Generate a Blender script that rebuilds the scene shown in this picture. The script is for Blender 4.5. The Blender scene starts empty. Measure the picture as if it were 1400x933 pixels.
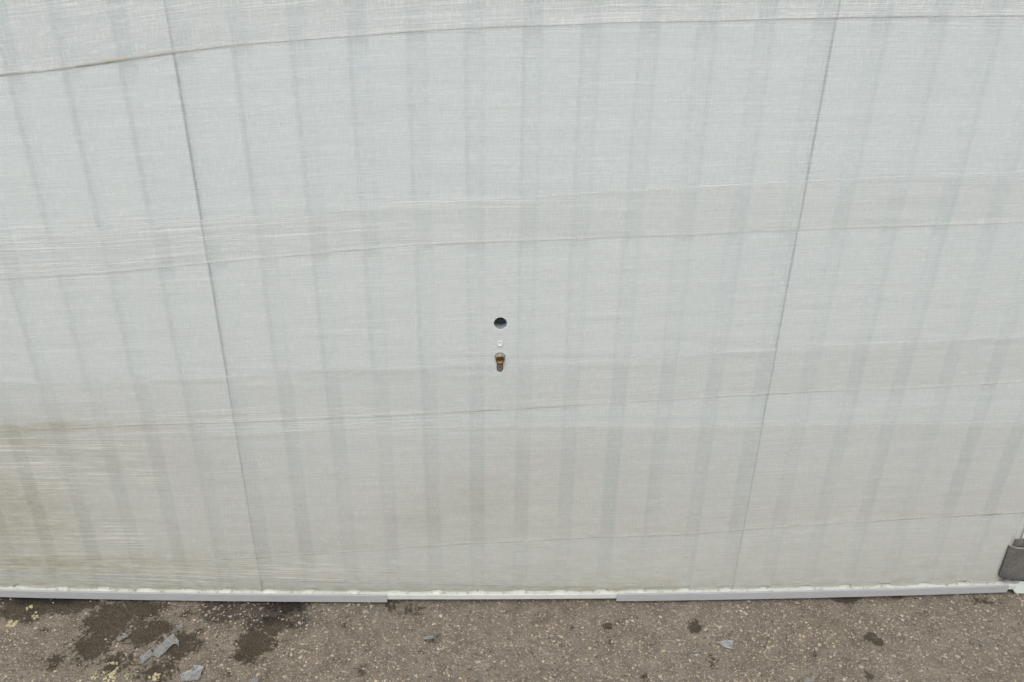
import bpy, bmesh, math, random
import numpy as np
from mathutils import Matrix, Vector

S = bpy.context.scene
C = S.collection
rng = np.random.default_rng(7)
random.seed(7)

# ------------------------------------------------------------------ camera
FPX, PITCH, YAW, ROLL = 1150.97, 0.4834, 0.02611, 0.01661
CAM = np.array([0.03619, -1.21519, 1.215])
BOW = 0.021574                       # the door leaf bulges 2 cm over its width: y = BOW * x^2
cy, sy, cp, sp = math.cos(YAW), math.sin(YAW), math.cos(PITCH), math.sin(PITCH)
FW = np.array([sy*cp, cy*cp, -sp]); _r = np.array([cy, -sy, 0.0]); _u = np.cross(_r, FW)
RT = math.cos(ROLL)*_r + math.sin(ROLL)*_u
UP = -math.sin(ROLL)*_r + math.cos(ROLL)*_u
cam = bpy.data.cameras.new('camera'); co = bpy.data.objects.new('camera', cam); C.objects.link(co)
M4 = Matrix.Identity(4)
for i in range(3):
    M4[i][0] = RT[i]; M4[i][1] = UP[i]; M4[i][2] = -FW[i]; M4[i][3] = CAM[i]
co.matrix_world = M4
cam.sensor_width = 36; cam.lens = FPX/1400*36; cam.clip_start = 0.02; cam.clip_end = 600
S.camera = co

# ------------------------------------------------------------------ sky, sun, exposure
SUN_EL, SUN_AZ = math.radians(56), math.radians(188)     # behind the photographer, thin overcast
w = bpy.data.worlds.new('World'); S.world = w; w.use_nodes = True
nt = w.node_tree; bg = nt.nodes['Background']
sky = nt.nodes.new('ShaderNodeTexSky'); sky.sky_type = 'NISHITA'; sky.sun_disc = False
sky.sun_elevation = SUN_EL; sky.sun_rotation = SUN_AZ; sky.dust_density = 3.0
hs = nt.nodes.new('ShaderNodeHueSaturation'); hs.inputs['Saturation'].default_value = 0.24   # cloud cover greys the blue
nt.links.new(sky.outputs[0], hs.inputs['Color']); nt.links.new(hs.outputs[0], bg.inputs[0])
bg.inputs[1].default_value = 0.125
sl = bpy.data.lights.new('sun', 'SUN'); so = bpy.data.objects.new('sun', sl); C.objects.link(so)
sl.energy = 1.1; sl.angle = math.radians(25); sl.color = (1.0, 0.965, 0.92)
dvec = Vector((math.sin(SUN_AZ)*math.cos(SUN_EL), math.cos(SUN_AZ)*math.cos(SUN_EL), math.sin(SUN_EL)))
so.rotation_euler = dvec.to_track_quat('Z', 'Y').to_euler(); so.location = (0, -4, 5)
S.view_settings.view_transform = 'Standard'; S.view_settings.look = 'None'
S.view_settings.exposure = 0.46; S.view_settings.gamma = 1.0
S.cycles.max_bounces = 6; S.cycles.diffuse_bounces = 3; S.cycles.glossy_bounces = 2; S.cycles.transparent_max_bounces = 12

# ------------------------------------------------------------------ helpers
def ray(px, py): return FW + RT*(px-700)/FPX - UP*(py-466.5)/FPX
def on_door(px, py):                 # where a line of sight meets the door face: (x, z) in metres
    v = ray(px, py); t = 1.2
    for _ in range(25):
        X = CAM[0]+t*v[0]; t = (BOW*X*X-CAM[1])/v[1]
    return CAM[0]+t*v[0], CAM[2]+t*v[2]
def on_ground(px, py):
    v = ray(px, py); t = CAM[2]/-v[2]
    return CAM[0]+t*v[0], CAM[1]+t*v[1]

def link(name, verts, faces, mat=None, parent=None, smooth=False):
    me = bpy.data.meshes.new(name)
    me.from_pydata([tuple(map(float, v)) for v in verts], [], [tuple(int(i) for i in f) for f in faces])
    me.update()
    o = bpy.data.objects.new(name, me); C.objects.link(o)
    if mat: me.materials.append(mat)
    if parent: o.parent = parent
    if smooth:
        me.polygons.foreach_set('use_smooth', [True]*len(me.polygons))
    return o
def from_bm(name, bm, mat=None, parent=None, smooth=False):
    me = bpy.data.meshes.new(name); bm.normal_update(); bm.to_mesh(me); bm.free()
    o = bpy.data.objects.new(name, me); C.objects.link(o)
    if mat: me.materials.append(mat)
    if parent: o.parent = parent
    if smooth: me.polygons.foreach_set('use_smooth', [True]*len(me.polygons))
    return o
def empty(name, loc=(0, 0, 0)):
    o = bpy.data.objects.new(name, None); C.objects.link(o); o.location = loc
    o.empty_display_size = 0.05
    return o
def tag(o, label=None, cat=None, group=None, kind=None):
    for k, v in (('label', label), ('category', cat), ('group', group), ('kind', kind)):
        if v: o[k] = v
    return o

def lattice(nx, ny, seed):
    return np.random.default_rng(seed).random((nx, ny))
def vnoise(x, y, scale, seed):       # smooth value noise, 0..1
    L = lattice(256, 256, seed)
    fx, fy = x*scale, y*scale
    ix, iy = np.floor(fx).astype(int), np.floor(fy).astype(int)
    tx, ty = fx-ix, fy-iy; tx = tx*tx*(3-2*tx); ty = ty*ty*(3-2*ty)
    g = lambda a, b: L[a % 256, b % 256]
    return (g(ix, iy)*(1-tx)+g(ix+1, iy)*tx)*(1-ty)+(g(ix, iy+1)*(1-tx)+g(ix+1, iy+1)*tx)*ty
def attr(o, name, vals):
    a = o.data.attributes.new(name, 'FLOAT', 'POINT'); a.data.foreach_set('value', np.asarray(vals, dtype=np.float32))

# node shorthand
class N:
    def __init__(s, name):
        s.m = bpy.data.materials.new(name); s.m.use_nodes = True
        s.t = s.m.node_tree; s.t.nodes.clear()
        s.out = s.t.nodes.new('ShaderNodeOutputMaterial')
    def put(s, sock, v):
        if isinstance(v, bpy.types.NodeSocket): s.t.links.new(v, sock)
        elif v is not None: sock.default_value = v
    def math(s, op, a, b=None, c=None, clamp=False):
        n = s.t.nodes.new('ShaderNodeMath'); n.operation = op; n.use_clamp = clamp
        s.put(n.inputs[0], a); s.put(n.inputs[1], b); s.put(n.inputs[2], c); return n.outputs[0]
    def vmul(s, v, k):
        n = s.t.nodes.new('ShaderNodeVectorMath'); n.operation = 'MULTIPLY'
        s.put(n.inputs[0], v); n.inputs[1].default_value = k; return n.outputs[0]
    def noise(s, v, scale=1.0, detail=2.0, rough=0.5):
        n = s.t.nodes.new('ShaderNodeTexNoise'); s.put(n.inputs['Vector'], v)
        n.inputs['Scale'].default_value = scale; n.inputs['Detail'].default_value = detail
        n.inputs['Roughness'].default_value = rough; return n.outputs[0]
    def voro(s, v, scale, feat='F1'):
        n = s.t.nodes.new('ShaderNodeTexVoronoi'); n.feature = feat; s.put(n.inputs['Vector'], v)
        n.inputs['Scale'].default_value = scale; return n
    def ramp(s, fac, stops):
        n = s.t.nodes.new('ShaderNodeValToRGB'); s.put(n.inputs[0], fac)
        e = n.color_ramp.elements
        while len(e) < len(stops): e.new(0.5)
        for el, (p, c) in zip(e, stops):
            el.position = p
            el.color = (c, c, c, 1) if not isinstance(c, tuple) else (*c, 1)
        return n.outputs[0]
    def range(s, v, a, b, c=0.0, d=1.0):
        n = s.t.nodes.new('ShaderNodeMapRange'); s.put(n.inputs[0], v)
        for i, q in zip((1, 2, 3, 4), (a, b, c, d)): n.inputs[i].default_value = q
        return n.outputs[0]
    def mix(s, f, a, b):
        n = s.t.nodes.new('ShaderNodeMix'); n.data_type = 'RGBA'
        s.put(n.inputs[0], f)
        s.put(n.inputs[6], a if isinstance(a, bpy.types.NodeSocket) else (*a, 1))
        s.put(n.inputs[7], b if isinstance(b, bpy.types.NodeSocket) else (*b, 1))
        return n.outputs[2]
    def attr(s, name):
        n = s.t.nodes.new('ShaderNodeAttribute'); n.attribute_name = name; return n.outputs['Fac']
    def objco(s): return s.t.nodes.new('ShaderNodeTexCoord').outputs['Object']
    def uv(s): return s.t.nodes.new('ShaderNodeTexCoord').outputs['UV']
    def bump(s, h, strength=0.3, dist=0.001):
        n = s.t.nodes.new('ShaderNodeBump'); s.put(n.inputs['Height'], h)
        n.inputs['Strength'].default_value = strength; n.inputs['Distance'].default_value = dist
        return n.outputs[0]
    def bsdf(s, col, rough=0.5, normal=None, metal=0.0, spec=0.5):
        n = s.t.nodes.new('ShaderNodeBsdfPrincipled')
        s.put(n.inputs['Base Color'], col if isinstance(col, bpy.types.NodeSocket) else (*col, 1))
        s.put(n.inputs['Roughness'], rough); n.inputs['Metallic'].default_value = metal
        n.inputs['Specular IOR Level'].default_value = spec
        if normal: s.put(n.inputs['Normal'], normal)
        return n.outputs[0]
    def done(s, sh): s.t.links.new(sh, s.out.inputs[0]); return s.m

# ------------------------------------------------------------------ materials
def m_door():
    k = N('door_paint'); p = k.objco()
    n1 = k.noise(p, 9, 4); n2 = k.noise(p, 260, 3)
    col = k.mix(k.range(n1, .35, .7), (.62, .675, .685), (.66, .71, .71))
    sep = k.t.nodes.new('ShaderNodeSeparateXYZ'); k.put(sep.inputs[0], p)
    low = k.range(sep.outputs[2], 0.25, 0.03, 0, 1)
    g = k.math('MULTIPLY', low, k.range(k.noise(p, 40, 4), .35, .75), clamp=True)
    col = k.mix(k.math('MULTIPLY', g, .45), col, (.36, .34, .28))
    return k.done(k.bsdf(col, .42, k.bump(n2, .15, .0004)))
def m_film(name='plastic_wrap', edge=False):
    k = N(name); uv = k.uv(); p = k.objco()
    # woven reinforcement: long fine threads along the strip, short upright ones across it
    h1 = k.noise(k.vmul(uv, (48, 640, 1)), 1, 1.5, .6)
    h2 = k.noise(k.vmul(uv, (9, 900, 1)), 1, 1.0, .5)
    v1 = k.noise(k.vmul(uv, (360, 60, 1)), 1, 1.5, .6)
    v2 = k.noise(k.vmul(uv, (75, 4, 1)), 1, 1.0, .5)
    H = k.range(h1, .46, .72); V = k.range(v1, .48, .74)
    fine = k.range(h2, .35, .68)
    streak = k.attr('streak'); dirt = k.attr('dirt'); thick = k.attr('thick')
    s1 = k.range(k.noise(k.vmul(uv, (4.5, 420, 1)), 1, 2.0, .65), .50, .62)
    S1 = k.math('MULTIPLY', s1, streak)
    w = k.math('MULTIPLY', k.math('ADD', k.math('MULTIPLY', H, .20), k.math('MULTIPLY', V, .18)), k.attr('weave'))
    w = k.math('ADD', w, k.math('MULTIPLY', fine, .07))
    w = k.math('ADD', w, k.math('MULTIPLY', S1, .5))
    w = k.math('ADD', w, thick)
    w = k.math('ADD', w, k.math('MULTIPLY', k.range(k.noise(p, 5, 3), .3, .7), .05))
    w = k.math('ADD', w, 0.45 if not edge else .50)
    fac = k.math('MAXIMUM', k.math('MINIMUM', w, .96), .04)
    tone = k.range(k.noise(p, 3.0, 3), .3, .7)
    col = k.mix(tone, (.738, .768, .760), (.760, .784, .770))
    col = k.mix(k.math('MULTIPLY', S1, .85), col, (.88, .89, .88))
    col = k.mix(k.math('MULTIPLY', k.range(k.math('ADD', H, V), 0.0, 1.3), .22), col, (.87, .89, .89))
    rim = k.attr('rim'); fac = k.math('MINIMUM', k.math('ADD', fac, k.math('MULTIPLY', rim, .35)), .96)
    col = k.mix(k.math('MULTIPLY', rim, k.range(k.noise(k.vmul(uv, (14, 1, 1)), 1, 2), .3, .6, .4, 1)), col, (.93, .94, .92))
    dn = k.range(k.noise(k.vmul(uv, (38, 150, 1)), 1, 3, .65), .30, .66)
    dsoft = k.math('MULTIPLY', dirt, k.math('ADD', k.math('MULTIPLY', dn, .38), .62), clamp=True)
    col = k.mix(dsoft, col, (.345, .318, .235))  # tint for grime and for the shade painted low on the film
    # stray specks of grit
    vo = k.voro(p, 16); spk = k.math('LESS_THAN', vo.outputs['Distance'], .014)
    col = k.mix(k.math('MULTIPLY', spk, .75), col, (.10, .075, .05))
    fac = k.math('MAXIMUM', fac, k.math('MULTIPLY', spk, .7))
    fac = k.math('MINIMUM', k.math('ADD', fac, k.math('MULTIPLY', dsoft, .35)), .97)
    hh = k.math('ADD', k.math('ADD', k.math('MULTIPLY', h1, .6), k.math('MULTIPLY', v1, .5)), k.math('MULTIPLY', S1, .8))
    sh = k.bsdf(col, .40, k.bump(hh, .35, .0012), spec=.45)
    tr = k.t.nodes.new('ShaderNodeBsdfTransparent'); tr.inputs[0].default_value = (.935, .975, .985, 1)
    mx = k.t.nodes.new('ShaderNodeMixShader'); k.put(mx.inputs[0], fac)
    k.t.links.new(tr.outputs[0], mx.inputs[1]); k.t.links.new(sh, mx.inputs[2])
    return k.done(mx.outputs[0])
def m_edge():
    k = N('folded_film_edge'); p = k.uv()
    a = k.attr('dirt')
    n = k.noise(k.vmul(p, (45, 500, 1)), 1, 4, .7)
    n2 = k.noise(k.vmul(p, (9, 1, 1)), 1, 3, .6)
    d = k.math('MULTIPLY', k.range(k.math('ADD', n, k.math('MULTIPLY', n2, .5)), .62, .92), a, clamp=True)
    col = k.mix(k.range(n2, .35, .6), (.66, .68, .66), (.60, .585, .50))
    col = k.mix(k.attr('pale'), col, (.85, .87, .86))
    col = k.mix(d, col, (.11, .085, .05))
    sh = k.bsdf(col, .5)
    tr = k.t.nodes.new('ShaderNodeBsdfTransparent')
    mx = k.t.nodes.new('ShaderNodeMixShader')
    k.put(mx.inputs[0], k.math('MULTIPLY', k.math('ADD', k.math('MULTIPLY', d, .7), k.math('MULTIPLY', k.attr('body'), k.range(n2, .3, .7, .2, 1.0))), .9, clamp=True))
    k.t.links.new(tr.outputs[0], mx.inputs[1]); k.t.links.new(sh, mx.inputs[2])
    return k.done(mx.outputs[0])
def m_rail(name, base, dirty):
    k = N(name); p = k.objco()
    n = k.noise(k.vmul(p, (30, 200, 200)), 1, 4, .6)
    nn = k.noise(p, 70, 5, .7)
    geo = k.t.nodes.new('ShaderNodeNewGeometry'); sep = k.t.nodes.new('ShaderNodeSeparateXYZ')
    k.put(sep.inputs[0], geo.outputs['Normal'])
    top = k.range(sep.outputs[2], .3, .9)      # grit settles on the ledge
    col = k.mix(k.range(n, .3, .7), tuple(c*.93 for c in base), tuple(min(1, c*1.05) for c in base))
    g = k.math('MULTIPLY', k.range(nn, .52, .70), k.math('ADD', k.math('MULTIPLY', top, .55), .10))
    col = k.mix(k.math('MULTIPLY', g, dirty, clamp=True), col, (.20, .17, .09))
    return k.done(k.bsdf(col, .38, k.bump(nn, .1, .0004)))
def m_plain(name, col, rough=.5, metal=0, var=.12, sc=60, bump=.15):
    k = N(name); p = k.objco(); n = k.noise(p, sc, 4, .6)
    c = k.mix(n, tuple(max(0, v*(1-var)) for v in col), tuple(min(1, v*(1+var)) for v in col))
    return k.done(k.bsdf(c, rough, k.bump(n, bump, .0006), metal))
def m_guard():
    k = N('dark_foam_rubber'); p = k.objco()
    n = k.noise(p, 420, 4, .7); f = k.noise(k.vmul(p, (220, 220, 900)), 1, 2, .6)
    big = k.noise(p, 35, 4)
    c = k.mix(k.range(big, .3, .7), (.090, .086, .083), (.135, .128, .120))
    c = k.mix(k.math('MULTIPLY', k.range(f, .52, .68), .45), c, (.25, .225, .18))
    c = k.mix(k.math('MULTIPLY', k.range(k.noise(p, 90, 5, .8), .52, .66), .5), c, (.22, .205, .175))
    return k.done(k.bsdf(c, .85, k.bump(n, .5, .0012), spec=.2))
def m_ground():
    k = N('concrete_ground'); p = k.objco()
    big = k.noise(p, 3.5, 4); mid = k.noise(p, 26, 5, .6); fine = k.noise(p, 420, 3, .7); fin2 = k.noise(p, 130, 4, .65)
    base = k.mix(k.range(mid, .3, .7), (0.099, 0.080, 0.058), (0.230, 0.196, 0.151))
    base = k.mix(k.math('MULTIPLY', k.range(big, .35, .65), .35), base, (0.218, 0.199, 0.170))
    vo = k.voro(p, 290); v2 = k.voro(p, 430)
    cell = k.ramp(vo.outputs['Color'], [(0, (0.050, 0.039, 0.032)), (.25, (0.123, 0.099, 0.076)), (.5, (0.224, 0.189, 0.148)), (.72, (0.325, 0.276, 0.216)), (.9, (0.448, 0.392, 0.305)), (1, (0.504, 0.387, 0.253))])
    near = k.range(vo.outputs['Distance'], .28, .46, 1, 0)
    base = k.mix(k.math('MULTIPLY', near, .75), base, cell)
    c2 = k.ramp(v2.outputs['Color'], [(0, .05), (.4, .12), (.8, .20), (1, .34)])
    base = k.mix(k.math('MULTIPLY', k.range(v2.outputs['Distance'], .2, .4, 1, 0), .40), base, c2)
    base = k.mix(k.math('MULTIPLY', k.range(fin2, .42, .30), .8), base, (0.039, 0.033, 0.026))
    moss = k.attr('moss'); wet = k.attr('wet')
    mm = k.math('SUBTRACT', k.math('MULTIPLY', moss, 1.35), k.range(k.math('ADD', k.math('MULTIPLY', k.noise(p, 130, 5, .8), .55), k.math('ADD', k.math('MULTIPLY', k.noise(p, 60, 3, .7), .42), k.math('MULTIPLY', mid, .15))), .38, .68))
    mm = k.range(mm, .0, .15)
    base = k.mix(k.math('MULTIPLY', mm, k.range(fine, .35, .65, .95, .6)), base, k.mix(fin2, (.016, .011, .004), (.046, .034, .017)))
    ww = k.range(k.math('ADD', wet, k.math('MULTIPLY', k.math('SUBTRACT', mid, .5), .9)), .35, .60)
    dark = k.t.nodes.new('ShaderNodeMix'); dark.data_type = 'RGBA'; dark.blend_type = 'MULTIPLY'
    k.put(dark.inputs[0], k.math('MULTIPLY', ww, .9)); k.put(dark.inputs[6], base); dark.inputs[7].default_value = (.30, .29, .30, 1)
    h = k.math('ADD', k.math('MULTIPLY', vo.outputs['Distance'], -.8), k.math('ADD', k.math('MULTIPLY', fine, .5), k.math('MULTIPLY', fin2, 1.2)))
    return k.done(k.bsdf(dark.outputs[2], .88, k.bump(h, .8, .0025), spec=.3))
def m_stone():
    k = N('aggregate_stone'); c = k.attr('tone'); p = k.objco()
    col = k.ramp(c, [(0, (0.084, 0.066, 0.053)), (.25, (0.179, 0.146, 0.114)), (.5, (0.302, 0.257, 0.200)), (.75, (0.414, 0.360, 0.280)), (.9, (0.515, 0.420, 0.285)), (1, (0.582, 0.543, 0.453))])
    n = k.noise(p, 900, 3)
    col = k.mix(k.math('MULTIPLY', n, .4), col, (0.112, 0.099, 0.085))
    return k.done(k.bsdf(col, .85, spec=.3))
def m_clear(name, col, alpha):
    k = N(name); p = k.objco(); n = k.noise(p, 160, 4, .6); n2 = k.noise(p, 500, 2)
    c = k.mix(k.range(n, .45, .75), col, tuple(v*.6 for v in col))
    sh = k.bsdf(c, .32, k.bump(k.math('ADD', n, n2), .4, .001), spec=.6)
    tr = k.t.nodes.new('ShaderNodeBsdfTransparent')
    mx = k.t.nodes.new('ShaderNodeMixShader')
    k.put(mx.inputs[0], k.range(n, .35, .7, alpha, alpha-.25)); k.t.links.new(tr.outputs[0], mx.inputs[1]); k.t.links.new(sh, mx.inputs[2])
    return k.done(mx.outputs[0])
def m_lichen():
    k = N('cream_lichen'); p = k.objco(); n = k.noise(p, 300, 4, .7)
    c = k.mix(k.range(n, .35, .65), (.26, .225, .12), (.52, .47, .30))
    return k.done(k.bsdf(c, .9, k.bump(n, .6, .0012)))

DOOR, FILM, EDGE = m_door(), m_film(), m_edge()
WHITE = m_rail('white_rail', (.54, .555, .53), 1.0)
FILLER = m_rail('white_filler', (.50, .51, .455), 1.7)
GREY = m_rail('grey_rail_cover', (.37, .375, .385), .5)
JAMB = m_rail('frame_paint', (.62, .68, .62), .5)
BRASS = m_plain('brass', (.34, .23, .085), .33, 1.0, .25, 300)
STEEL = m_plain('dull_steel', (.36, .35, .32), .45, .6, .2, 200)
DARKM = m_plain('dark_metal', (.05, .05, .055), .5, .3, .3, 200)
ZINC = m_plain('zinc_tube', (.50, .55, .62), .4, .5, .25, 250)
BROWN = m_plain('tarnished_brass', (.22, .18, .16), .5, .4, .35, 400)
BACK = m_plain('back_sheet_paint', (.12, .30, .44), .5, 0, .2, 40)
CAPM = m_plain('white_plastic', (.66, .69, .685), .4, 0, .03)
RIMM = m_plain('scuffed_rubber', (.26, .25, .235), .7, 0, .3, 150)
GUARD = m_guard()
GROUND, STONE, LICHEN = m_ground(), m_stone(), m_lichen()
TAPE = m_clear('clear_tape', (.32, .32, .31), .70)
SCRAP = m_clear('film_scrap', (.36, .365, .36), .75)
FOILM = m_clear('pale_flake', (.26, .255, .235), .8)

# ------------------------------------------------------------------ punched sheets
HX = 0.0487
def circle(cx, cz, r, n=28): return [(cx+r*math.cos(2*math.pi*i/n), cz+r*math.sin(2*math.pi*i/n)) for i in range(n)]
HANDLE_HOLE = circle(HX, 0.6094, 0.0107)
CAP_Z = 0.5734
KZ = 0.5475
def keyhole(g=0.0):
    r, hw, zb = 0.0088+g, 0.0054+g, KZ-0.0285-g
    pts = []
    a0 = math.asin(hw/r)
    for i in range(25):
        a = -math.pi/2+a0+(2*math.pi-2*a0)*i/24
        pts.append((HX+r*math.cos(a), KZ+r*math.sin(a)))
    for i in range(9):
        a = math.pi+math.pi*i/8
        pts.append((HX+hw*math.cos(a), zb+hw+hw*math.sin(a)))
    return pts
KEYHOLE = keyhole()
def inside(poly, x, z):
    P = np.array(poly); Q = np.roll(P, -1, 0); c = np.zeros(x.shape, bool)
    for (x1, z1), (x2, z2) in zip(P, Q):
        if z1 == z2: continue
        t = (z1 > z) != (z2 > z)
        c ^= t & (x < (x2-x1)*(z-z1)/(z2-z1)+x1)
    return c
def nearest(poly, x, z):
    best = None
    for (x1, z1), (x2, z2) in zip(poly, poly[1:]+poly[:1]):
        dx, dz = x2-x1, z2-z1; L = dx*dx+dz*dz
        t = max(0, min(1, ((x-x1)*dx+(z-z1)*dz)/L)) if L else 0
        qx, qz = x1+t*dx, z1+t*dz; d = (qx-x)**2+(qz-z)**2
        if best is None or d < best[0]: best = (d, qx, qz)
    return best[1:]
def punch(X, Z, faces, polys):
    """drop the faces inside the outlines and pull the rim vertices onto them"""
    faces = np.array(faces); fx = X[faces].mean(1); fz = Z[faces].mean(1)
    for poly in polys:
        near = (np.abs(fx-HX) < .05) & (fz > min(q[1] for q in poly)-.02) & (fz < max(q[1] for q in poly)+.02)
        ins = np.zeros(len(faces), bool); ins[near] = inside(poly, fx[near], fz[near])
        if ins.any():
            gone = set(faces[ins].ravel().tolist()); kept = set(faces[~ins & near].ravel().tolist())
            for i in gone & kept:
                X[i], Z[i] = nearest(poly, X[i], Z[i])
        faces = faces[~ins]; fx = fx[~ins]; fz = fz[~ins]
    return X, Z, faces

# ------------------------------------------------------------------ ground
def graded(lo, hi, step, far):
    a = list(np.arange(lo, hi+step/2, step)); s = step; b = hi; c = lo
    R_, L_ = [], []
    while b < far: s *= 1.35; b += s; R_.append(b); c -= s; L_.append(c)
    return np.array(L_[::-1]+a+R_)
gx = graded(-1.25, 1.45, .006, 60); gy = graded(-.40, .12, .006, 60)
GX, GY = np.meshgrid(gx, gy, indexing='ij'); fx, fy = GX.ravel(), GY.ravel()
gz = (vnoise(fx, fy, 9, 1)-.5)*.003+(vnoise(fx, fy, 45, 2)-.5)*.0016+(vnoise(fx, fy, 120, 3)-.5)*.0014
gz = np.where((np.abs(fx) < 1.6) & (fy > -.6) & (fy < .2), gz, (vnoise(fx, fy, 1.3, 1)-.5)*.006) - .001
ny = len(gy); idx = np.arange(len(gx)*ny).reshape(len(gx), ny)
gf = np.stack([idx[:-1, :-1], idx[1:, :-1], idx[1:, 1:], idx[:-1, 1:]], -1).reshape(-1, 4)
ground = link('ground', np.stack([fx, fy, gz], 1), gf, GROUND, smooth=True)
tag(ground, 'worn grey brown concrete ground with exposed aggregate and moss stains', kind='structure')
def blobs(spec):
    v = np.zeros(len(fx))
    for px, py, rx, ry, k in spec:
        cx, cyy = on_ground(px, py); sx = rx/690.; syy = ry/470.
        v = np.maximum(v, k*np.exp(-(((fx-cx)/sx)**2+((fy-cyy)/syy)**2)))
    return v
moss = 1.06*blobs([(40, 828, 48, 22, .95), (100, 826, 45, 14, .85), (150, 848, 40, 28, .92), (185, 832, 55, 16, .8), (130, 880, 34, 26, .8),
              (160, 905, 40, 20, .62), (205, 862, 46, 22, .75), (250, 882, 32, 22, .78), (215, 918, 40, 16, .7), (75, 905, 26, 14, .6),
              (350, 880, 34, 20, .9), (375, 855, 26, 16, .8), (395, 828, 40, 14, .7), (335, 895, 22, 14, .75), (255, 838, 22, 12, .5),
              (560, 835, 34, 16, .5), (535, 828, 18, 12, .6), (590, 875, 30, 16, .42), (570, 890, 28, 14, .40), (655, 840, 24, 12, .38),
              (1155, 818, 26, 9, .85), (950, 857, 11, 10, .9), (1200, 876, 10, 9, .8), (1190, 870, 12, 7, .85), (830, 856, 10, 8, .7),
              (835, 875, 6, 16, .5), (780, 858, 8, 6, .6), (975, 905, 12, 12, .6), (1187, 925, 10, 9, .65), (670, 915, 9, 6, .55),
              (1115, 893, 8, 7, .42), (800, 880, 6, 6, .42), (495, 915, 16, 12, .5), (1345, 822, 30, 10, .6), (1230, 815, 40, 8, .5),
              (880, 926, 12, 9, .5), (310, 925, 14, 8, .5), (60, 860, 12, 8, .5), (1260, 838, 14, 9, .5), (1050, 830, 12, 7, .45),
              (475, 850, 30, 14, .4), (1330, 880, 24, 14, .3), (740, 832, 20, 8, .35)])
wet = blobs([(120, 816, 420, 7, .62), (310, 830, 42, 26, .95), (370, 828, 60, 24, .95), (410, 850, 30, 20, .6), (345, 850, 26, 16, .7), (60, 818, 90, 12, .7), (150, 815, 120, 10, .6),
             (500, 822, 90, 8, .5)])
attr(ground, 'moss', moss); attr(ground, 'wet', wet)

# exposed aggregate: small stones half sunk in the concrete
ico = bmesh.new(); bmesh.ops.create_icosphere(ico, subdivisions=1, radius=1.0)
iv = np.array([v.co for v in ico.verts]); ifc = np.array([[v.index for v in f.verts] for f in ico.faces]); ico.free()
NS = 30000
px_ = rng.uniform(-1.0, 1.3, NS); py_ = rng.uniform(-.34, .05, NS)
def sample(field, x, y):
    ix = np.clip(np.searchsorted(gx, x), 1, len(gx)-1); iy = np.clip(np.searchsorted(gy, y), 1, len(gy)-1)
    return field.reshape(len(gx), ny)[ix, iy]
pz_ = sample(gz, px_, py_)
keep = sample(moss, px_, py_) < rng.uniform(.02, .70, NS)
px_, py_, pz_ = px_[keep], py_[keep], pz_[keep]; NS = len(px_)
sz = np.exp(rng.normal(math.log(.0014), .42, NS)).clip(.0007, .0040)
an = rng.uniform(0, 6.28, NS); sc = np.stack([rng.uniform(.8, 1.5, NS), rng.uniform(.6, 1.1, NS), rng.uniform(.35, .6, NS)], 1)*sz[:, None]
V = iv[None]*(1+rng.uniform(-.22, .22, (NS, len(iv), 1)))*sc[:, None, :]
ca, sa = np.cos(an)[:, None], np.sin(an)[:, None]
V = np.stack([V[..., 0]*ca-V[..., 1]*sa+px_[:, None], V[..., 0]*sa+V[..., 1]*ca+py_[:, None], V[..., 2]+pz_[:, None]+(.05*sz)[:, None]], -1)
Fc = (ifc[None]+(np.arange(NS)*len(iv))[:, None, None]).reshape(-1, 3)
st = link('aggregate', V.reshape(-1, 3), Fc, STONE)
attr(st, 'tone', np.repeat(np.clip(rng.beta(1.9, 1.9, NS), 0, 1), len(iv)))
tag(st, 'small tan and grey stones bedded in the concrete', kind='stuff')

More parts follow.
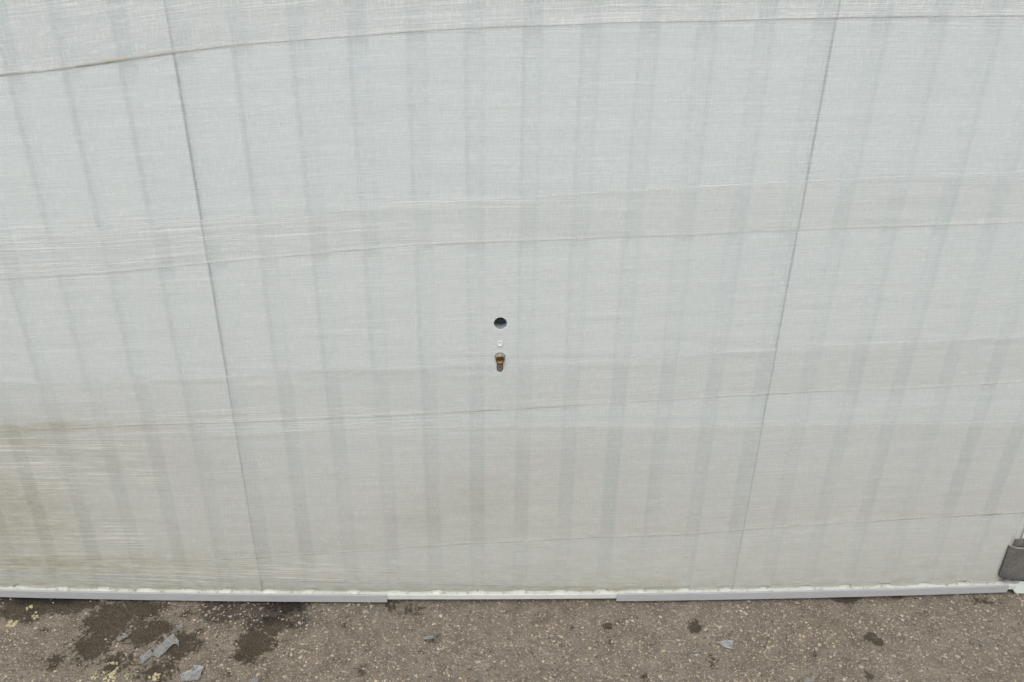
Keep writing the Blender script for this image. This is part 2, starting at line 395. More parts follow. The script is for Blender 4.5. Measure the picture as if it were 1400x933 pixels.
# ------------------------------------------------------------------ garage door
door = empty('garage_door', (0, 0, 0.0))
tag(door, 'white ribbed garage door standing on its long bottom rail', 'door')
PITCHX, GW, GD, CH = 0.08, 0.020, 0.0072, 0.0060      # rib spacing, groove floor width, depth, sloped wall
Z0, Z1 = 0.0292, 1.62
XL, XR = -1.16, 1.054
SEAMS = [-0.4060, 0.5045, 1.0385]       # left side of each joint
GAP = 0.0030
def profile(x):                      # depth of the pressed sheet at x
    u = (x+.03) % PITCHX-.03
    if -CH < u < 0: return GD*(u+CH)/CH
    if 0 <= u <= GW: return GD
    if GW < u < GW+CH: return GD*(GW+CH-u)/CH
    return 0.0
def profile_np(x): return np.array([profile(v) for v in x])
def panel(x0, x1, lip0, lip1):
    xs = {x0, x1}
    n0, n1 = math.floor(x0/PITCHX)-1, math.ceil(x1/PITCHX)+1
    for n in range(n0, n1):
        for e in (-CH, 0, GW, GW+CH, .04, .06): xs.add(round(n*PITCHX+e, 5))
    if x0 < HX < x1: xs |= {round(v, 5) for v in np.arange(HX-.013, HX+.0131, .001)}
    xs = np.array(sorted(v for v in xs if x0 <= v <= x1))
    zs = {Z0, .2, .35, .8, 1.0, 1.3, Z1}
    if x0 < HX < x1: zs |= {round(v, 5) for v in np.arange(.51, .625, .001)}
    zs = np.array(sorted(zs))
    XX, ZZ = np.meshgrid(xs, zs, indexing='ij'); X, Z = XX.ravel(), ZZ.ravel()
    D = np.array([profile(v) for v in xs])
    Y = np.repeat(D, len(zs))
    nz = len(zs); ii = np.arange(len(X)).reshape(len(xs), nz)
    F = np.stack([ii[:-1, :-1], ii[1:, :-1], ii[1:, 1:], ii[:-1, 1:]], -1).reshape(-1, 4)
    if x0 < HX < x1: X, Z, F = punch(X, Z, F, [HANDLE_HOLE, KEYHOLE])
    Y = Y+BOW*X*X
    verts = np.stack([X, Y, Z], 1).tolist(); faces = F.tolist()
    # turned-back lips down both edges and along the foot
    def lip(ring, dy):
        b = len(verts)
        for i in ring: verts.append([verts[i][0], verts[i][1]+dy, verts[i][2]])
        for j in range(len(ring)-1): faces.append([ring[j], ring[j+1], b+j+1, b+j])
    lip(ii[0, :].tolist(), .02); lip(ii[-1, :].tolist(), .02); lip(ii[:, 0].tolist(), .004)
    return link('door_panel', verts, faces, DOOR, door)
panel(XL, SEAMS[0], 0, 0); panel(SEAMS[0]+GAP, SEAMS[1], 0, 0); panel(SEAMS[1]+GAP, SEAMS[2], 0, 0); panel(SEAMS[2]+GAP, XR, 0, 0)

def bowed_box(name, x0, x1, y0, y1, z0, z1, mat, n=40, bev=.0012, parent=door, zfun=None):
    """bar that follows the bow of the door"""
    prof = [(y0+bev, z0), (y1, z0), (y1, z1), (y0+bev*.6, z1), (y0, z1-bev), (y0, z0+bev)]
    vs, fs = [], []; m = len(prof)
    for i in range(n+1):
        x = x0+(x1-x0)*i/n
        dz = zfun(x) if zfun else 0
        for (y, z) in prof: vs.append((x, y+BOW*x*x, z+dz))
        if i:
            for j in range(m):
                a, b = (i-1)*m+j, (i-1)*m+(j+1) % m
                fs.append((a, b, b+m, a+m))
    fs.append(tuple(range(m))); fs.append(tuple(reversed(range(n*m, n*m+m))))
    return link(name, vs, fs, mat, parent)
# steel back sheet closing the leaf, the white rail, the loose ledge filler and two grey cover strips
bowed_box('back_sheet', XL, XR-.004, .021, .024, .03, Z1, BACK)
for sx in SEAMS: bowed_box('joint_strip', sx-.006, sx+.008, .0088, .0100, .031, Z1, BACK, n=2, bev=.0002)
SAG = lambda x: -.0012*(x/1.0)**2
bowed_box('bottom_rail', XL, 1.079, -.0065, .020, .0145, .0285, WHITE, bev=.002, zfun=SAG)
cv1 = bowed_box('rail_cover', XL, -.1646, -.0095, -.0070, .0108, .0293, GREY, bev=.001, zfun=SAG)
cv2 = bowed_box('rail_cover', .2786, 1.0595, -.0095, -.0070, .0108, .0293, GREY, bev=.001, zfun=SAG)
cv1['label'] = 'grey cover strip along the left of the bottom rail'
cv2['label'] = 'grey cover strip along the right of the bottom rail'
bowed_box('side_rail', XR+.0025, XR+.012, .001, .02, .0300, Z1, WHITE, bev=.001)

# white sealing filler on the ledge with a lump pushed into each groove
fb = bmesh.new()
xs = np.arange(XL, 1.0505, .002)
rows = []
for x in xs:
    u = (x+.03) % PITCHX-.03
    lump = 1/(1+math.exp((abs(u-GW/2)-.0125)/.0012))
    nrm = vnoise(np.array([x]), np.array([.3]), 160, 11)[0]; n2 = vnoise(np.array([x]), np.array([1.3]), 38, 12)[0]
    hgt = .0003+.0010*nrm+lump*(.0012+.0016*n2)
    yb = .0008+lump*(GD-.002)
    yf = -.0052+.0014*(nrm-.5)
    bow = BOW*x*x; zb = .0287+SAG(x)
    row = [(x, yf+bow, zb), (x, yf+.0016+bow, zb+.6*hgt*(1-.4*lump)), (x, -.002+bow, zb+hgt*(.8 if lump < .5 else .55)), (x, yb*.5+bow-.0002, zb+hgt), (x, yb+bow, zb+hgt*1.02), (x, yb+bow, zb)]
    rows.append([fb.verts.new(q) for q in row])
for a, b in zip(rows, rows[1:]):
    for j in range(5): fb.faces.new((a[j], b[j], b[j+1], a[j+1]))
from_bm('rail_filler', fb, FILLER, door, smooth=True)

# ---- handle hole, plug and lock
def tube(name, cx, cz, r, y0, y1, mat, parent, n=28, cap=False):
    bm = bmesh.new(); A = []; B = []
    for i in range(n):
        a = 2*math.pi*i/n; x, z = cx+r*math.cos(a), cz+r*math.sin(a)
        A.append(bm.verts.new((x, y0, z))); B.append(bm.verts.new((x, y1, z)))
    for i in range(n): bm.faces.new((A[i], A[(i+1) % n], B[(i+1) % n], B[i]))
    if cap: bm.faces.new(B)
    return from_bm(name, bm, mat, parent)
hb = tube('hole_sleeve', HX, .6094, .0108, .0003, .0200, ZINC, door)
def disc_part(name, cx, cz, prof, mat, parent, n=32, smooth=True):
    """turned part, axis pointing out of the door; prof = [(radius, y)]"""
    bm = bmesh.new(); rings = []
    for r, y in prof:
        if r <= 0: rings.append([bm.verts.new((cx, y, cz))]); continue
        rings.append([bm.verts.new((cx+r*math.cos(2*math.pi*i/n), y, cz+r*math.sin(2*math.pi*i/n))) for i in range(n)])
    for a, b in zip(rings, rings[1:]):
        for i in range(n):
            j = (i+1) % n
            if len(b) == 1: bm.faces.new((a[i], a[j], b[0]))
            elif len(a) == 1: bm.faces.new((a[0], b[j], b[i]))
            else: bm.faces.new((a[i], a[j], b[j], b[i]))
    bmesh.ops.recalc_face_normals(bm, faces=bm.faces)
    return from_bm(name, bm, mat, parent, smooth)
disc_part('hole_backing', HX, .6094, [(.0107, .0195), (0, .0196)], DARKM, door)
# latch bar crossing behind the hole
bm = bmesh.new()
bmesh.ops.create_cube(bm, size=1.0, matrix=Matrix.Translation((HX, .0095, .6110)) @ Matrix.Diagonal((.0200, .0035, .0050, 1)))
bmesh.ops.bevel(bm, geom=bm.edges[:], offset=.0006, segments=1, affect='EDGES')
from_bm('latch_bar', bm, DARKM, door)
disc_part('blanking_plug', HX-.0006, CAP_Z, [(.0050, -.0020), (.0050, -.0031), (.0044, -.0036), (.0040, -.0032), (0, -.0033)], CAPM, door)

lock = empty('lock_cylinder', (0, 0, 0)); lock.parent = door
bm = bmesh.new()
kh = keyhole(-.0004); A = [bm.verts.new((x, .0003, z)) for x, z in keyhole(.0001)]; B = [bm.verts.new((x, .017, z)) for x, z in keyhole(.0001)]
for i in range(len(A)): bm.faces.new((A[i], A[(i+1) % len(A)], B[(i+1) % len(A)], B[i]))
bm.faces.new(B)
from_bm('lock_recess', bm, ZINC, lock)
# the cylinder's keel in the slot, ribbed across
bm = bmesh.new()
for i in range(6):
    z = KZ-.0105-i*.0029
    bmesh.ops.create_cube(bm, size=1.0, matrix=Matrix.Translation((HX, .0035+.0006*(i % 2), z)) @ Matrix.Diagonal((.0098-.0003*i, .010, .0025, 1)))
from_bm('lock_keel', bm, BROWN, lock)
disc_part('barrel', HX, KZ-.0004, [(.0079, .012), (.0079, -.0072), (.0074, -.0078)], STEEL, lock)
disc_part('plug_face', HX, KZ-.0004, [(.0074, -.0078), (.0074, -.0093), (.0068, -.0100), (.0058, -.0101), (.0054, -.0095), (.0020, -.0095), (0, -.0094)], BRASS, lock)
bm = bmesh.new()
bmesh.ops.create_cube(bm, size=1.0, matrix=Matrix.Translation((HX+.0004, -.0093, KZ)) @ Matrix.Rotation(math.radians(8), 4, 'Y') @ Matrix.Diagonal((.0088, .0012, .0014, 1)))
bmesh.ops.create_cube(bm, size=1.0, matrix=Matrix.Translation((HX+.0012, -.0093, KZ+.0011)) @ Matrix.Rotation(math.radians(-15), 4, 'Y') @ Matrix.Diagonal((.0035, .0012, .0013, 1)))
from_bm('key_slot', bm, DARKM, lock)

# ------------------------------------------------------------------ the plastic wrap, five overlapping strips
wrap = empty('plastic_wrap', (0, 0, 0))
tag(wrap, 'translucent white plastic wrap wound in slanting overlapping strips over the garage door', 'plastic wrap')
E1 = [(0, 103), (80, 95), (150, 85), (245, 72), (330, 61), (467, 50), (560, 43), (700, 36), (830, 31), (933, 29), (1060, 26), (1200, 24), (1400, 21)]
E2 = [(0, 328), (150, 314), (240, 305), (330, 297), (467, 288), (600, 277), (700, 270), (850, 261), (933, 256), (1100, 248), (1250, 241), (1400, 234)]
E3 = [(0, 382), (150, 372), (280, 360), (400, 349), (467, 343), (560, 335), (680, 330), (933, 321), (1100, 314), (1400, 303)]
E4 = [(0, 525), (200, 520), (330, 513), (467, 504), (600, 500), (700, 499), (850, 491), (933, 485), (1100, 474), (1250, 466), (1400, 460)]
E5 = [(0, 590), (200, 580), (330, 577), (467, 571), (600, 565), (684, 560), (800, 553), (933, 545), (1100, 536), (1250, 530), (1400, 522)]
E6 = [(0, 600), (200, 592), (467, 585), (700, 583), (933, 583), (1150, 580), (1400, 576)]
E7 = [(0, 770), (300, 765), (467, 755), (560, 748), (650, 743), (800, 735), (933, 731), (1100, 718), (1250, 709), (1400, 701)]
E8 = [(0, 783), (110, 786), (233, 789), (340, 793), (467, 796), (600, 799), (700, 801), (850, 803), (1000, 801), (1200, 794), (1373, 789)]
def curve(E):
    P = np.array([on_door(*q) for q in E]); P = P[np.argsort(P[:, 0])]
    x, z = P[:, 0], P[:, 1]
    s0 = (z[2]-z[0])/(x[2]-x[0]); s1 = (z[-1]-z[-3])/(x[-1]-x[-3])
    x = np.concatenate([[-1.4], x, [1.4]]); z = np.concatenate([[z[0]+s0*(-1.4-P[0, 0])], z, [z[-1]+s1*(1.4-P[-1, 0])]])
    f = lambda q: np.interp(q, x, z)
    return lambda q: (f(q-.03)+f(q-.015)+f(q)+f(q+.015)+f(q+.03))/5+(vnoise(np.asarray(q, float), np.zeros_like(np.asarray(q, float)), 14, 21)-.5)*.0012
c1, c2, c3, c4, c5, c6, c7, c8 = map(curve, (E1, E2, E3, E4, E5, E6, E7, E8))
c9 = c8                              # dirt line near the foot; below it the film is smooth
def foot(q):                         # the film's foot stops on the ledge and is cut back over each filler lump
    q = np.asarray(q, float); u = (q+.03) % PITCHX-.03
    l = 1/(1+np.exp((np.abs(u-GW/2)-.0125)/.0016))
    return .0308+l*(.0035+.003*vnoise(q, q*0, 17, 90))+.0008*vnoise(q, q*0, 120, 91)
up = lambda q: c1(q)+.21
TOP = lambda q: np.full_like(np.asarray(q, float), 1.58)
strips = [(c6, foot, .0010), (c4, c7, .0013), (c2, c5, .0016), (up, c3, .0019), (TOP, c1, .0023)]

def g2(X, Z, px, py, rx, rz, k):     # soft patch on the door, centre given by line of sight, radii in metres
    x0, z0 = on_door(px, py); return k*np.exp(-(((X-x0)/rx)**2+((Z-z0)/rz)**2))
def dirt_shade_field(X, Z):
    d = np.zeros_like(X)
    for a in [(25, 588, .12, .016, .5), (85, 583, .07, .013, .6), (20, 600, .14, .030, .45), (170, 583, .14, .008, .45), (660, 680, .12, .07, .17), (580, 705, .06, .04, .17), (740, 640, .16, .1, .10),
              (60, 770, .25, .03, .34), (10, 690, .16, .12, .40), (200, 770, .25, .03, .20), (90, 620, .24, .08, .24)]:
        d = np.maximum(d, g2(X, Z, *a))
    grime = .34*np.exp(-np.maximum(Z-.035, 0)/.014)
    splash_shade = .36*np.exp(-np.maximum(Z-.02, 0)/.34)+.36*np.clip(1-Z/.90, 0, 1)  # splash grime plus the dimmer light low on the door, painted into the colour
    return np.clip(d+grime*(X < .4)+grime*.45*(X >= .4)+splash_shade, 0, 1)
def streak_field(X, Z, k):
    s = np.full_like(X, .12)
    s = np.maximum(s, .95*np.exp(-(((Z-.075)/.033)**2))*np.clip((.05-X)/.5, .12, 1))       # foot, left
    for a in [(80, 650, .10, .05, .9), (110, 735, .12, .05, .9), (190, 640, .05, .05, .6), (30, 610, .2, .025, .8)]: s = np.maximum(s, g2(X, Z, *a))
    for a in [(80, 350, .35, .05, .5), (350, 320, .35, .03, .55), (350, 575, .4, .03, .5), (600, 275, .2, .012, .5), (60, 330, .3, .03, .5)]: s = np.maximum(s, g2(X, Z, *a))
    if k >= 3: s = np.maximum(s, .35*np.clip((Z-1.03)/.06, 0, 1))
    return s
xs = np.unique(np.round(np.concatenate([np.arange(XL, XR+.0001, .004), *[np.arange(q-.003, q+.0045, .0008) for q in SEAMS], *[[n*PITCHX-CH, n*PITCHX, n*PITCHX+GW, n*PITCHX+GW+CH] for n in range(-14, 14)], np.arange(HX-.013, HX+.0131, .0011)]), 5)); xs = xs[xs <= XR+.0001]
EDGE_DIRT = {4: [(-1.2, .9), (-.5, .9), (-.3, .5), (-.15, .25), (0, .2), (.3, .3), (.45, .8), (.8, .85), (1.2, .8)],
             3: [(-1.2, .2), (-.35, .2), (-.2, .5), (-.02, .9), (.05, .35), (.3, .2), (1.2, .25)],
             2: [(-1.2, .3), (-.3, .35), (-.05, .5), (.04, 1.0), (.09, .9), (.2, .35), (.45, .8), (.6, .4), (.8, .2), (1.2, .6)],
             1: [(-1.2, .2), (-.2, .35), (.1, .6), (.4, .45), (.8, .5), (1.0, .9), (1.2, .6)],
             0: [(-1.2, .8), (-.5, .7), (-.2, .9), (.2, 1.0), (.4, .5), (.6, .6), (1.2, .3)]}
EDGE_W = {4: [(-1.2, .0052), (-.45, .0046), (-.2, .0032), (.3, .0028), (1.2, .0022)], 3: [(-1.2, .002), (1.2, .0022)], 2: [(-1.2, .003), (0, .0035), (.3, .002), (.6, .0028), (1.2, .0028)],
          1: [(-1.2, .0026), (.2, .0042), (1.2, .0046)], 0: [(-1.2, .004), (.2, .003), (1.2, .0018)]}
STR_LABEL = ['plastic strip hanging down to the foot of the door, grimy along its edge',
             'plastic strip wound low across the door just below the lock', 'plastic strip crossing the middle of the door with the lock poking through',
             'plastic strip across the upper half of the door', 'topmost plastic strip with a dirt-filled folded lower edge']
for k, (ft, fbm_, off) in enumerate(strips):
    zt, zb = np.minimum(ft(xs), 1.58), fbm_(xs)
    zt5, zb5 = float(np.interp(HX, xs, zt)), float(np.interp(HX, xs, zb))
    vs = set(np.round(np.linspace(0, 1, max(6, int((zt5-zb5)/.007))), 5)) | {.004, .012, .025, .975, .988, .996}
    for lo, hi in ((.515, .562), (.596, .623)):
        for z in np.arange(lo, hi, .0012):
            v = (z-zb5)/(zt5-zb5)
            if .03 < v < .97: vs.add(round(v, 5))
    if k:
        zz = float(strips[k-1][0](HX))
        for dz in (-.009, -.0082, -.0075, -.0068, -.006, -.002, -.001, -.0004, .0004, .001, .002):
            v = (zz+dz-zb5)/(zt5-zb5)
            if .02 < v < .98: vs.add(round(v, 5))
    vs = np.array(sorted(vs)); nv = len(vs)
    X = np.repeat(xs, nv); V = np.tile(vs, len(xs))
    Z = np.repeat(zb, nv)*(1-V)+np.repeat(zt, nv)*V
    ii = np.arange(len(X)).reshape(len(xs), nv)
    F = np.stack([ii[:-1, :-1], ii[1:, :-1], ii[1:, 1:], ii[:-1, 1:]], -1).reshape(-1, 4)
    X, Z, F = punch(X, Z, F, [HANDLE_HOLE, KEYHOLE])
    sag = np.array([profile(v) for v in xs])/GD; sag = np.repeat(sag, nv)
    H = np.repeat(zt-zb, nv)
    edge_dist = np.minimum(V, 1-V)*H
    Y = BOW*X*X-off+.00025*sag+(vnoise(X*3+7, Z*30, 3, 30)-.5)*.0007
    Y -= .0002*np.exp(-((V*H)/.004)**2)                               # the lower edge stands off a little
    # small creases running along the strip
    Y += .00010*np.sin(V*H*900+vnoise(X, V*0, 6, 40+k)*9)*np.exp(-edge_dist/.02)
    o = link('wrap_strip', np.stack([X, Y, Z], 1), F, FILM, wrap, smooth=True)
    o['label'] = STR_LABEL[k]
    uvl = o.data.uv_layers.new(name='UVMap')
    VH = V*H if k else Z-c9(X)
    U = np.stack([X+k*3.37, VH+k*1.91+(X*.03 if k % 2 else 0)], 1)
    li = np.empty(len(o.data.loops), dtype=np.int32); o.data.loops.foreach_get('vertex_index', li)
    uvl.data.foreach_set('uv', U[li].astype(np.float32).ravel())
    attr(o, 'dirt', dirt_shade_field(X, Z)); attr(o, 'streak', streak_field(X, Z, k))  # dirt also carries the painted loss of light down the door
    # doubled film where the strip is folded along its rim
    th = .22*np.exp(-(((1-V)*H)/.0012)**2)+.10*np.exp(-((V*H)/.0025)**2)
    # film hangs thin and clear over the grooves and the joints, and clouds where it rests on the sheet
    ov = np.zeros_like(X)            # where two strips lie over each other
    if k > 0: ov = np.maximum(ov, (Z < strips[k-1][0](X)))
    if k < 4: ov = np.maximum(ov, (Z > strips[k+1][1](X)))
    th -= (.078+.022*ov)*sag*(.4+1.2*vnoise(X*5, Z, 7, 71))
    for sx in SEAMS: th -= (.13+.11*ov)*np.exp(-((X-sx-.0015)/.0016)**2)*(.75+.5*vnoise(X*0, Z, 18, 77))
    plain = np.clip((Z-c9(X))/.004, 0, 1) if k == 0 else 1.0
    th -= (1-plain)*.12
    attr(o, 'weave', plain*np.ones_like(X)*(.80 if k == 4 else .46)*np.clip(1.1-.35*np.clip(X-.3, 0, 1)-.25*np.clip((.35-Z)/.3, 0, 1), .3, 1))
    attr(o, 'thick', th)
    rim = .9*np.exp(-(((1-V)*H)/.0013)**2)
    attr(o, 'rim', rim)
    # folded lower edge
    if k == 0: zb = np.maximum(c9(xs), foot(xs)-.0005)
    de = np.array(EDGE_DIRT[k]); we = np.array(EDGE_W[k])
    wd = np.interp(xs, we[:, 0], we[:, 1])*(.7+.6*vnoise(xs, xs*0, 22, 50+k)); dd = np.interp(xs, de[:, 0], de[:, 1])**1.6
    sagx = sag.reshape(len(xs), nv)[:, 0]
    rows, Vv, Dv, Uv = [], [], [], []
    for t, dy, dm in ((0, .0002, 1.0), (.0, .0004, 1.0), (.28, .0007, .75), (.65, .0006, .25), (1, .0002, .10)):
        z = zb-.0003+wd*t
        Vv.append(np.stack([xs, BOW*xs*xs-off+.00025*sagx-dy, z], 1)); Dv.append(dd*dm); Uv.append(np.stack([xs+k, z-zb+k], 1))
    n = len(xs); P = np.concatenate(Vv); fs = []
    for r in range(4):
        a = np.arange(n-1)+r*n; fs.append(np.stack([a, a+1, a+1+n, a+n], 1))
    e = link('folded_edge', P, np.concatenate(fs), EDGE, o)
    attr(e, 'dirt', np.concatenate(Dv)); attr(e, 'pale', np.zeros(5*n))
    attr(e, 'body', np.tile(.15+.75*np.clip((wd-.003)/.003, 0, 1), 5))
    U = np.concatenate(Uv); uvl = e.data.uv_layers.new(name='UVMap')
    li = np.empty(len(e.data.loops), dtype=np.int32); e.data.loops.foreach_get('vertex_index', li)
    uvl.data.foreach_set('uv', U[li].astype(np.float32).ravel())

    if k in (3, 2, 1):               # the film pulled tight over the upper rim of the strip below it
        up_e = strips[k-1][0](xs); wr = .0008+.0010*vnoise(xs, xs*0, 12, 140+k)
        Pv = [np.stack([xs, BOW*xs*xs-off+.00025*sagx-dy, up_e+q*wr], 1) for q, dy in ((-1, .0001), (0, .0007), (1, .0001))]
        P = np.concatenate(Pv); fs = []
        for r in range(2):
            a = np.arange(n-1)+r*n; fs.append(np.stack([a, a+1, a+1+n, a+n], 1))
        g = link('overlap_ridge', P, np.concatenate(fs), EDGE, o, smooth=True)
        bx = {3: [(-1.2, .25), (-.3, .3), (.1, .5), (.4, .8), (1.2, .7)], 2: [(-1.2, .15), (.1, .2), (.5, .5), (1.2, .4)], 1: [(-1.2, .35), (0, .4), (1.2, .4)]}[k]
        bx = np.array(bx); bb = np.interp(xs, bx[:, 0], bx[:, 1])*(.4+.9*vnoise(xs, xs*0, 16, 150+k))
        attr(g, 'dirt', np.zeros(3*n)); attr(g, 'pale', np.ones(3*n)); attr(g, 'body', np.concatenate([bb*.3, bb, bb*.3]))
        U = np.concatenate([np.stack([xs+k, up_e+q*wr+k], 1) for q in (-1, 0, 1)]); uvl = g.data.uv_layers.new(name='UVMap')
        li = np.empty(len(g.data.loops), dtype=np.int32); g.data.loops.foreach_get('vertex_index', li)
        uvl.data.foreach_set('uv', U[li].astype(np.float32).ravel())

# ------------------------------------------------------------------ corner guard and door frame at the right
guard = empty('corner_guard', (1.08, .01, .04))
tag(guard, 'dark grey foam rubber sleeve on the right foot of the door', 'corner guard')
def plate(name, rows_, th, mat, parent, loc):
    """sheet from a grid of points (rows of (x,y,z)), thickened backwards in y"""
    R_ = [[(x-loc[0], y-loc[1], z-loc[2]) for x, y, z in r] for r in rows_]
    n, m = len(R_), len(R_[0]); vs = [q for r in R_ for q in r]; vs += [(x, y+th, z) for x, y, z in vs[:n*m]]
    fs = []
    for i in range(n-1):
        for j in range(m-1):
            a = i*m+j; fs.append((a, a+1, a+m+1, a+m)); fs.append(tuple(q+n*m for q in (a, a+m, a+m+1, a+1)))
    ring = [j for j in range(m)]+[i*m+m-1 for i in range(1, n)]+[(n-1)*m+j for j in range(m-2, -1, -1)]+[i*m for i in range(n-2, 0, -1)]
    for a, b in zip(ring, ring[1:]+ring[:1]): fs.append((a, a+n*m, b+n*m, b))
    return link(name, vs, fs, mat, parent, smooth=False)
gl = (1.08, .01, .04)
def pouch(y0, zlo, zhi, x0, x1, rc, nx=14, nz=12, wob=0.0):
    rows_ = []
    for j in range(nz):
        t = j/(nz-1); r = []
        for i in range(nx):
            s = i/(nx-1)
            xa = x0+rc*max(0, 1-t/.22)**2
            x = xa+(x1-xa)*s
            y = y0+.007*max(0, 1-s/.10)**2+.006*max(0, 1-t/.15)**2+wob*math.sin(3+s*5+t*4)
            z = zlo+(zhi-zlo)*t+.0012*math.sin(s*9)
            r.append((x, y, z))
        rows_.append(r)
    return rows_
plate('front_flap', pouch(.0095, .0405, .1255, 1.0325, 1.16, .010, wob=.0008), .0035, GUARD, guard, gl)
plate('back_flap', pouch(.0195, .045, .139, 1.0355, 1.16, .003, wob=.0006), .003, GUARD, guard, gl)
plate('worn_rim', [[(1.0335+.125*i/15, .0085+.0008*math.sin(i*.7)+.012*max(0, 1-i/1.8)**2, z+.0012*math.sin(i*.8)) for i in range(16)] for z in (.1254, .1266)], .0030, RIMM, guard, gl)

frame = empty('door_frame', (1.12, .03, 0)); tag(frame, 'pale green white door frame post beside the dark corner guard', 'door frame')
bm = bmesh.new()
outline = [(-.0385, .0030), (-.0465, .0125), (-.0400, .034), (.06, .034), (.06, .0030)]
A = [bm.verts.new((x, -.012, z)) for x, z in outline]; B = [bm.verts.new((x, .03, z)) for x, z in outline]
bm.faces.new(A); bm.faces.new(B[::-1])
for i in range(5): bm.faces.new((A[i], B[i], B[(i+1) % 5], A[(i+1) % 5]))
bmesh.ops.recalc_face_normals(bm, faces=bm.faces); bmesh.ops.bevel(bm, geom=bm.edges[:], offset=.0012, segments=2, affect='EDGES')
from_bm('frame_foot', bm, JAMB, frame)
bm = bmesh.new(); bmesh.ops.create_cube(bm, size=1.0, matrix=Matrix.Translation((.012, .012, .83)) @ Matrix.Diagonal((.095, .034, 1.58, 1)))
bmesh.ops.bevel(bm, geom=bm.edges[:], offset=.003, segments=2, affect='EDGES')
from_bm('post', bm, JAMB, frame)

# ------------------------------------------------------------------ litter and lichen on the ground
def ground_sheet(name, outline_px, mat, label, cat, group=None, th=.0004, lift=.0022, curl=.0015, parent=None, seed=0):
    P = [on_ground(*q) for q in outline_px]
    cx, cyy = np.mean([p[0] for p in P]), np.mean([p[1] for p in P])
    base = (float(cx), float(cyy), lift)
    rr = random.Random(seed)
    Q = []                           # ragged edge
    for a, b in zip(P, P[1:]+P[:1]):
        L = math.dist(a, b); n = max(1, int(L/.006))
        for i in range(n):
            t = i/n; j = 0 if i == 0 else rr.uniform(-.0007, .0007)
            Q.append((a[0]+(b[0]-a[0])*t+j, a[1]+(b[1]-a[1])*t+j))
    bm = bmesh.new()
    rings = []
    for s in (1, .7, .35):
        rings.append([bm.verts.new(((x-cx)*s, (y-cyy)*s, curl*(vnoise(np.array([x*s]), np.array([y*s]), 90, seed+60)[0])*(.4+.6*s))) for x, y in Q])
    c = bm.verts.new((0, 0, curl*.3)); n = len(Q)
    for a, b in zip(rings, rings[1:]):
        for i in range(n): bm.faces.new((a[i], a[(i+1) % n], b[(i+1) % n], b[i]))
    for i in range(n): bm.faces.new((rings[-1][i], rings[-1][(i+1) % n], c))
    bmesh.ops.recalc_face_normals(bm, faces=bm.faces)
    bmesh.ops.solidify(bm, geom=bm.faces[:], thickness=th)
    o = from_bm(name, bm, mat, None)
    o.location = base
    if label: tag(o, label, cat, group)
    return o
t1 = ground_sheet('tape_scrap', [(213, 889), (237, 868), (245, 878), (241, 879), (217, 901), (208, 898)], TAPE,
                  'long torn strip of clear tape stuck to the ground among moss', 'tape', seed=1)
t2 = ground_sheet('tape_scrap', [(191, 900), (206, 889), (210, 897), (195, 909)], TAPE,
                  'square end torn off the long clear tape strip', 'tape', seed=2)
ground_sheet('plastic_scrap', [(247, 924), (263, 918), (264, 911), (280, 916), (272, 932), (249, 936)], SCRAP,
             'crumpled pale plastic scrap at the bottom edge of the picture', 'plastic scrap', curl=.006, seed=3)
ground_sheet('plastic_scrap', [(979, 880), (1003, 877), (1001, 890), (991, 888)], SCRAP,
             'small triangular flake of pale plastic on the open concrete', 'plastic scrap', curl=.004, seed=4)
ground_sheet('plastic_scrap', [(243, 856), (250, 855), (251, 861), (243, 862)], FOILM, 'tiny square plastic flake just above the clear tape strip', 'plastic scrap', seed=5)
ground_sheet('plastic_scrap', [(341, 931), (353, 930), (354, 936), (343, 937)], FOILM, 'plastic flake cut by the bottom of the picture near the crumpled scrap', 'plastic scrap', seed=6)
ground_sheet('plastic_scrap', [(1098, 930), (1112, 928), (1116, 936), (1100, 938)], FOILM, 'pale flake at the very bottom right of centre', 'plastic scrap', seed=7)
ground_sheet('plastic_scrap', [(945, 893), (957, 889), (955, 896)], FOILM, 'faint sliver just left of the triangular flake', 'plastic scrap', seed=8)
ground_sheet('plastic_scrap', [(578, 872), (592, 870), (594, 875), (580, 876)], FOILM, 'thin pale sliver on the concrete left of centre', 'plastic scrap', seed=9)
ground_sheet('plastic_scrap', [(511, 841), (520, 838), (519, 845)], FOILM, 'small pale flake close under the rail joint', 'plastic scrap', seed=10)
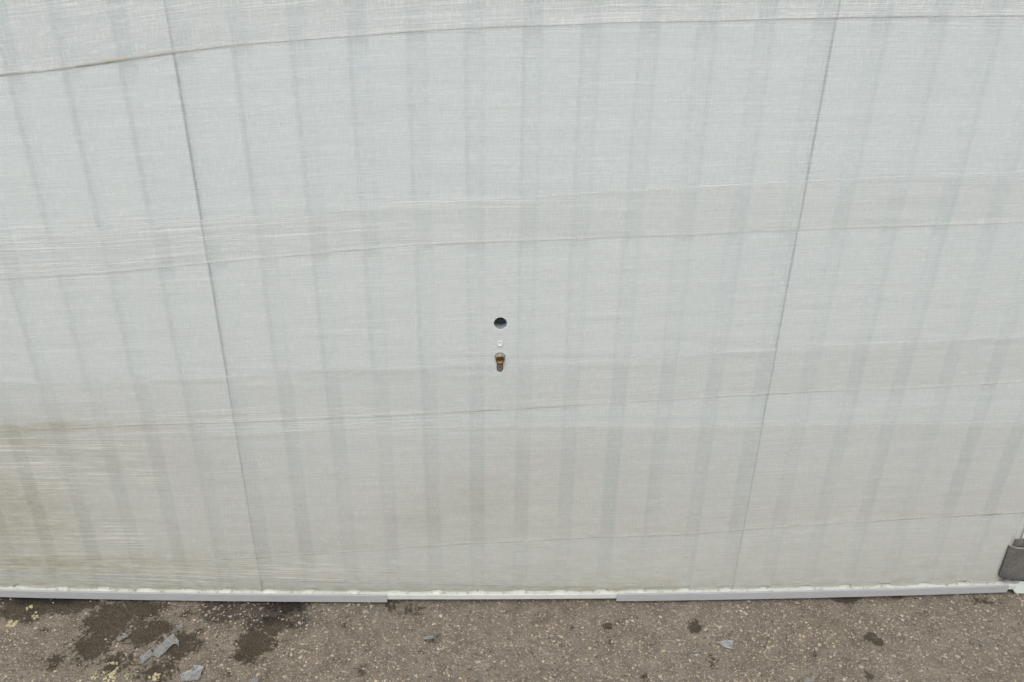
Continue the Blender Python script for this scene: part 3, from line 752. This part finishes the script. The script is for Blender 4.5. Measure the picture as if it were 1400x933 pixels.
ground_sheet('plastic_scrap', [(160, 875), (174, 868), (176, 872), (163, 879)], FOILM, 'milky sliver left of the clear tape strip', 'plastic scrap', seed=11)

def lichen(px, py, rx, ry, n, label, seed, ring=False):
    rr = random.Random(seed); cx, cyy = on_ground(px, py)
    bm = bmesh.new()
    for i in range(n):
        a = rr.uniform(0, 6.28); q = (rr.uniform(.75, 1) if ring else math.sqrt(rr.random()))
        x, y = q*math.cos(a)*rx/690, q*math.sin(a)*ry/470
        r = rr.uniform(.0010, .0036)*(1 if not ring else .8)
        k = rr.randint(7, 10); h = rr.uniform(.0016, .0021)
        c = bm.verts.new((x, y, h)); top = []; bot = []
        for j in range(k):
            t = 6.283*j/k; w_ = r*rr.uniform(.45, 1.35)
            top.append(bm.verts.new((x+w_*math.cos(t), y+w_*math.sin(t), h*.8))); bot.append(bm.verts.new((x+w_*1.15*math.cos(t), y+w_*1.15*math.sin(t), -.0015)))
        for j in range(k):
            l = (j+1) % k; bm.faces.new((c, top[j], top[l])); bm.faces.new((top[j], bot[j], bot[l], top[l]))
    o = from_bm('lichen_patch', bm, LICHEN, None); o.location = (cx, cyy, -.0006)
    tag(o, label, 'lichen', 'lichen on the concrete')
lichen(16, 853, 7, 4, 22, 'round cream lichen patch at the far left under the rail', 1)
lichen(48, 842, 3, 7, 6, 'thin trail of lichen right of the round patch', 2)
lichen(40, 831, 4, 2, 4, 'lichen fleck close under the rail at the far left', 3)
lichen(152, 914, 9, 7, 22, 'ring shaped cream lichen left of the crumpled plastic scrap', 4, ring=True)
lichen(150, 929, 7, 5, 16, 'cream lichen cluster just below the ring shaped one', 5)
lichen(131, 924, 5, 3, 7, 'small lichen fleck left of the ring shaped one', 6)
lichen(212, 925, 8, 4, 10, 'broken lichen patch between the ring and the crumpled scrap', 7)
lichen(172, 927, 3, 4, 4, 'lichen dot right of the ring shaped patch', 8)
lichen(13, 875, 2, 2, 2, 'single yellow lichen dot lowest at the far left', 9)
lichen(22, 866, 2, 2, 2, 'single yellow lichen dot under the round patch', 10)
